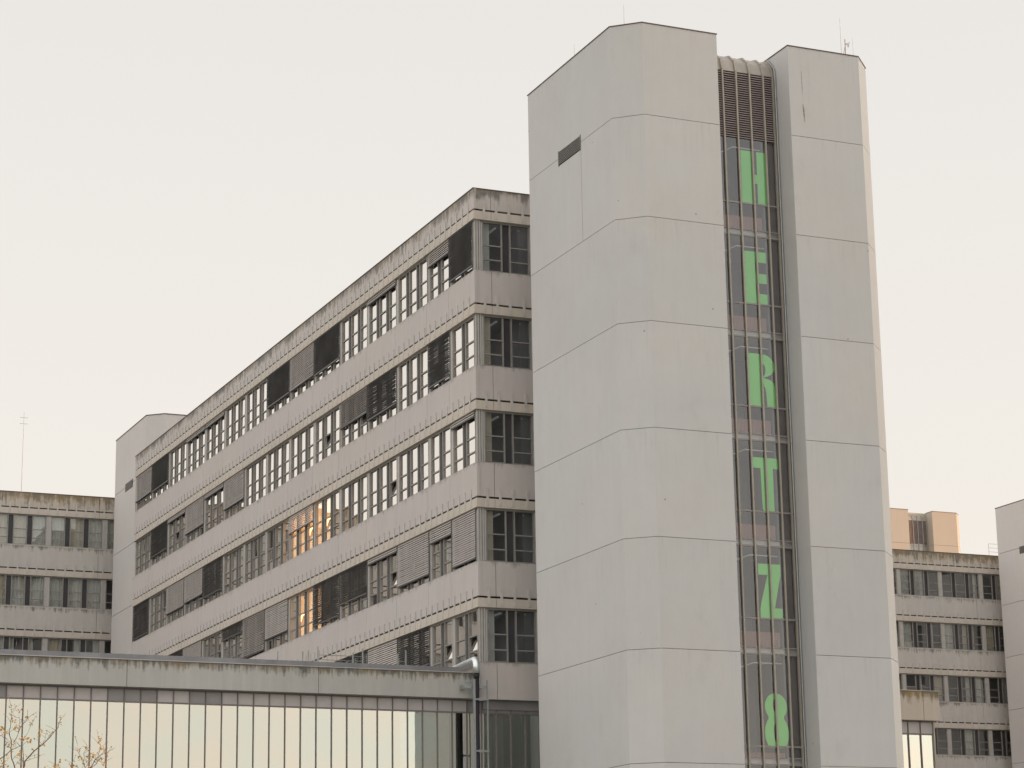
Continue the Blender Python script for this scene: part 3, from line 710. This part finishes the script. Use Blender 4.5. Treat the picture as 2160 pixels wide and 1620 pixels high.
# unit box: x 0..1 (left to right), y 0..1 (bottom to top)
def R_(x0, y0, x1, y1): return [[(x0, y0), (x1, y0), (x1, y1), (x0, y1)]]
def eight():
    out = []; N_ = 40
    def w(y):
        a = .46*math.sqrt(max(0, 1-((y-.75)/.25)**2)); b = .50*math.sqrt(max(0, 1-((y-.27)/.34)**2)); return max(a, b, .33 if .42 < y < .62 else 0)
    def h(y):
        a = .085*math.sqrt(max(0, 1-((y-.77)/.12)**2)); b = .085*math.sqrt(max(0, 1-((y-.28)/.17)**2)); return max(a, b)
    for i in range(N_):
        y0, y1 = i/N_, (i+1)/N_
        out.append([(.5-w(y0), y0), (.46-h(y0), y0), (.46-h(y1), y1), (.5-w(y1), y1)])
        out.append([(.46+h(y0), y0), (.5+w(y0), y0), (.5+w(y1), y1), (.46+h(y1), y1)])
    return out
LET = {
 'H': R_(0, 0, .49, 1)+R_(.64, 0, 1, 1)+R_(.49, .40, .64, .57),
 'E': R_(0, 0, .52, 1)+R_(.52, .80, 1, 1)+R_(.52, .40, 1, .585)+R_(.52, 0, 1, .20),
 'R': R_(0, 0, .46, 1)+strip([(.46, 1)]+curve(.50, .78, .48, .22, 90, -90, 14)[:]+[(.46, .52)], [(.46, .83)]+curve(.50, .70, .14, .13, 90, -90, 14)+[(.46, .56)])
      +strip([(.46, .56)]+[(.80, .52), (.93, .46), (.98, .36), (1, 0)], [(.46, .44)]+[(.53, .42), (.60, .36), (.63, .28), (.66, 0)]),
 'T': R_(0, .805, 1, 1)+[[(.33, .06), (.38, 0), (.80, 0), (.80, .805), (.30, .805)]],
 'Z': R_(.02, .80, .98, 1)+[[(.42, .80), (.98, .80), (.90, .66), (.68, .20), (.08, .20), (.10, .28)]]+R_(.06, 0, 1, .20),
 '8': eight(),
}
LBL = {'H': 'topmost green letter H', 'E': 'green letter E below the H', 'R': 'green letter R in the middle of the column', 'T': 'green letter T above the Z', 'Z': 'green letter Z between the T and the 8', '8': 'green numeral 8, lowest of the characters'}
for ch, (X0, Y0, X1, Y1) in dict(H=(1562, 320, 1617, 432), E=(1568, 531, 1618, 641), R=(1578, 747, 1637, 858), T=(1588, 966, 1643, 1080), Z=(1598, 1190, 1650, 1306), **{'8': (1611, 1462, 1664, 1578)}).items():
    cx, cy = (X0+X1)/2, (Y0+Y1)/2
    zt = at(cx, Y0, x=GX).z; zb = at(cx, Y1, x=GX).z
    yl = at(X0+2, cy, x=GX).y; yr = at(X1-1, cy, x=GX).y
    if ch == 'H': yl += 0
    m = MB()
    for poly in LET[ch]:
        pts = [(yl+(yr-yl)*a, zb+(zt-zb)*b) for a, b in poly]
        n = len(pts); k = len(m.v)
        m.v += [(GX, y, z) for y, z in pts]+[(GX+.02, y, z) for y, z in pts]
        m.f += [tuple(k+i for i in range(n)), tuple(k+n+i for i in range(n-1, -1, -1))]+[(k+i, k+n+i, k+n+(i+1) % n, k+(i+1) % n) for i in range(n)]
        m.m += [0]*(n+2)
    o = m.build('letter_sign', M['green'])
    tag(o, LBL[ch]+' behind the tower glass', 'letter', 'green letters in the tower slot')

# ------------------------------------------------------------------ rooftop things
def rod(x, px, py0, py1, r, label, name='lightning_rod', dx=0):
    a = at(px, py0, x=x); b = at(px+dx, py1, x=x); m = MB(); b.y = a.y
    m.tube([a, b], [r*.5, r], 6); m.tube([b+Vector((0, 0, .0)), b+Vector((0, 0, -.35))], r*1.5, 6)
    return tag(m.build(name, M['rod']), label, 'lightning rod', 'lightning rods on the roofs')
rod(72.0, 1315.5, 10, 52, .010, 'thin lightning rod on the roof above the left wing chamfer of the main tower')
rod(76.0, 1211, 93, 118, .009, 'faint lightning rod halfway along the sloping left roof edge of the main tower')
rod(71.6, 1771, 38, 114, .010, 'tall thin rod beside the rooftop dish on the right wing')
rod(72.2, 1798, 80, 118, .008, 'short thin rod right of the rooftop dish')
a = at(51, 868, x=147); b = at(51, 1040, x=147); m = MB(); b.y = a.y
m.tube([a, b], [.010, .018], 6)
for z in (.4, .8): m.tube([a+Vector((0, -.25, -z)), a+Vector((0, .25, -z))], .012, 5)
tag(m.build('antenna_mast', M['rod']), 'slender antenna mast standing on the rear block roof at far left', 'mast')
d = thing('satellite_dish', (71.3, -45.0, 33.3), 'small pale dish aerial on a short post at the roof edge of the right wing', 'aerial')
a = at(1782, 83, x=71.3); b = at(1782, 120, x=71.3); m = MB(); m.tube([a, (a.x, a.y, 33.2)], .02, 8); p2 = at(1776, 118, x=71.3); m.tube([(a.x, a.y, a.z-.25), (71.3, p2.y, 33.3)], .012, 6); m.build('post', M['rod'], d)
m = MB(); cen = at(1787, 93, x=71.25); ax = Vector((-.35, -.85, -.25)).normalized(); q = ax.cross(Vector((0, 0, 1))).normalized(); s2 = ax.cross(q)
rings = [(0, .0), (.06, .015), (.10, .04), (.125, .075), (.11, .075), (.05, .03)]
for i in range(len(rings)-1):
    for k in range(14):
        f_ = []
        for (rr_, dd) in (rings[i], rings[i+1]):
            for kk in (k, k+1): an = 2*math.pi*kk/14; f_.append(tuple(cen+q*math.cos(an)*rr_+s2*math.sin(an)*rr_+ax*dd))
        m.quad([f_[0], f_[1], f_[3], f_[2]])
m.tube([cen, cen-ax*.08], .03, 8); m.build('dish', M['white'], d, smooth=True)
# roof ladder on the rear block near the right tower
ldr = thing('roof_ladder', (145, -101.9, 29.9), 'faint thin ladder rail on the rear roof beside the right tower', 'ladder')
m = MB()
for y in (-101.72, -102.6): m.tube([(145, y, 29.7), (145, y, 31.0)], .016, 5)
m.build('post', M['rod'], ldr)
m = MB()
for z in (31.0, 30.7, 30.4, 30.1): m.tube([(145, -101.72, z), (145, -102.6, z)], .012, 5)
m.build('rung', M['rod'], ldr)

# ------------------------------------------------------------------ young trees at lower left
def young_tree(label, trunk_px, branches, clusters, X, seed):
    r = random.Random(seed)
    base = at(trunk_px[0], trunk_px[1], x=X)
    root = thing('young_tree', (X, base.y, GZ), label, 'tree', 'young yellow leaved trees in front of the hall')
    tr = MB(); tr.tube([(X, base.y+.1, GZ), (X+.05, base.y+.12, GZ+2.5), (X, base.y+.02, base.z-.8), (X, base.y, base.z)], [.07, .06, .035, .028], 8); tr.build('trunk', M['bark'], root)
    br = MB(); tips = []
    for bi, (pl, r0) in enumerate(branches):
        dep = r.uniform(-.5, .5)
        pts = []
        for i, (a, b) in enumerate(pl):
            f_ = i/(len(pl)-1); p = at(a/4.909, 1340+b/4.909, x=X+dep*f_)
            pts.append(p+Vector((0, r.uniform(-.012, .012), r.uniform(-.012, .012))))
        # subdivide with wobble
        q = [pts[0]]
        for a, b in zip(pts[:-1], pts[1:]):
            for t in (.33, .66, 1.0): q.append(a.lerp(b, t)+Vector((r.uniform(-.02, .02), r.uniform(-.015, .015), r.uniform(-.015, .015)))*(1 if t < 1 else 0))
        br.tube(q, [r0*(1-.75*i/(len(q)-1)) for i in range(len(q))], 5)
        # fine twigs
        for i in range(2, len(q)):
            if r.random() < .62:
                d_ = Vector((r.uniform(-.5, .5), r.uniform(-1, 1), r.uniform(.1, 1))).normalized(); ln = r.uniform(.08, .32)
                e_ = q[i]+d_*ln; mid_ = q[i].lerp(e_, .5)+Vector((0, r.uniform(-.02, .02), r.uniform(-.02, .02)))
                br.tube([q[i], mid_, e_], [.0045, .0035, .002], 4); tips.append((q[i], e_))
    br.build('branch', M['bark'], root)
    lf = MB()
    def leaf(c):
        n_ = Vector((r.gauss(0, 1), r.gauss(0, 1), r.gauss(0, 1))).normalized(); a = n_.orthogonal().normalized(); a.rotate(__import__('mathutils').Quaternion(n_, r.uniform(0, 6.28))); b = n_.cross(a)
        s_ = r.uniform(.018, .040)
        lf.quad([c-a*s_, c-a*s_*.2-b*s_*.62, c+a*s_*.9, c-a*s_*.2+b*s_*.62, ][:4])
    for (a, b, n_, sp) in clusters:
        for _ in range(n_):
            p = at((a+r.gauss(0, sp))/4.909, 1340+(b+r.gauss(0, sp*.8))/4.909, x=X+r.uniform(-.35, .35)); leaf(p)
    for s_, e_ in tips:
        for _ in range(r.choice([0, 1, 1, 2, 3])): leaf(s_.lerp(e_, r.uniform(.5, 1))+Vector((0, r.uniform(-.02, .02), r.uniform(-.02, .02))))
    lf.build('crown', M['leaf'], root)
young_tree('taller young tree with sparse yellow leaves at the left edge', (243/4.909, 1640), [
    ([(245, 1470), (250, 1375), (262, 1300), (400, 1165), (520, 1060), (600, 950), (630, 850)], .022),
    ([(245, 1375), (242, 1240), (240, 1080)], .014), ([(160, 1420), (150, 1350), (122, 1250), (120, 1110), (95, 1000), (115, 930), (118, 800), (110, 720)], .016),
    ([(-60, 1330), (0, 1285), (120, 1185), (240, 1135)], .016), ([(140, 1110), (190, 1000), (245, 900), (280, 850)], .010), ([(0, 1035), (60, 1070), (118, 1110)], .008),
    ([(440, 1130), (470, 1060), (480, 990)], .006), ([(250, 1070), (300, 990), (325, 920)], .005), ([(400, 1160), (410, 1050), (420, 980)], .006), ([(262, 1300), (330, 1280), (395, 1265)], .006), ([(245, 1475), (160, 1420), (-60, 1330)], .018), ([(190, 1000), (200, 880), (195, 790)], .005)],
    [(120, 830, 12, 14), (110, 730, 6, 14), (155, 730, 2, 8), (192, 790, 6, 12), (132, 885, 14, 18), (280, 850, 10, 14), (12, 960, 22, 20), (50, 1000, 10, 15), (235, 1075, 16, 18), (310, 1108, 16, 16), (400, 1045, 12, 18), (420, 985, 8, 12), (110, 1130, 16, 22), (205, 1215, 12, 20), (628, 850, 8, 12), (622, 925, 8, 14), (40, 1320, 16, 26), (90, 1250, 10, 20), (325, 925, 4, 10), (0, 1375, 10, 20), (195, 960, 5, 14), (450, 1135, 4, 14), (560, 1010, 4, 20), (210, 1250, 8, 14)], 55, 5)
young_tree('lower young tree with sparse yellow leaves right of the taller one', (905/4.909, 1650), [
    ([(905, 1500), (930, 1375), (985, 1290), (1030, 1250), (1110, 1210)], .016), ([(930, 1380), (1000, 1330), (1020, 1220), (1045, 1150), (1022, 1060)], .010), ([(900, 1420), (860, 1310), (880, 1200), (902, 1145)], .008),
    ([(860, 1310), (818, 1230), (798, 1130)], .006), ([(905, 1450), (800, 1370), (740, 1345)], .009), ([(905, 1480), (700, 1420), (600, 1360), (625, 1280)], .009), ([(985, 1290), (1080, 1320), (1115, 1230)], .007), ([(850, 1400), (940, 1300), (965, 1240)], .006)],
    [(755, 1350, 20, 20), (830, 1280, 14, 18), (962, 1245, 16, 18), (1040, 1275, 14, 20), (1110, 1225, 12, 16), (1055, 1175, 10, 14), (1028, 1060, 6, 10), (1045, 1095, 4, 8), (890, 1160, 8, 14), (595, 1350, 20, 22), (1080, 1310, 12, 20), (885, 1315, 14, 20), (480, 1365, 6, 14), (868, 1090, 1, 4), (920, 1360, 10, 22), (1020, 1115, 4, 8)], 55, 8)

# ------------------------------------------------------------------ unseen slabs to the right, added to block the sun from the near towers
for xa, xb, lab in ((14, 56, 'broad dark banded office slab farther right, nearer the viewer, outside the picture'), (86, 108, 'narrow dark banded office slab farther right, beyond the broad one, outside the picture')):
    sun_block = thing('office_building', ((xa+xb)/2, -112, GZ), lab, 'building', 'office slabs right of the picture')  # added unseen sun block, no real office building
    Nm = MB(); Nw = MB(); Np = MB()
    for k in range(13):
        z = GZ+.5+k*3.8
        Nm.box(xa, xb, -120, -105, z+2.1, z+3.8)
        Nw.box(xa+.3, xb-.3, -119.7, -105.3, z, z+2.1)
        x = xa+.6
        while x < xb-.4: Np.box(x, x+.22, -105.3, -105.16, z+.004, z+2.096); x += 1.19
        y = -105.6
        while y > -119.5: Np.box(xa+.16, xa+.3, y-.22, y, z+.004, z+2.096); y -= 1.19
    Nm.box(xa, xb, -120, -105, GZ, GZ+.49)
    Nm.build('spandrel', M['spandrel2'], sun_block); Nw.build('window', M['flap'], sun_block); Np.build('window_post', M['frame_light'], sun_block)  # all parts of the added sun block
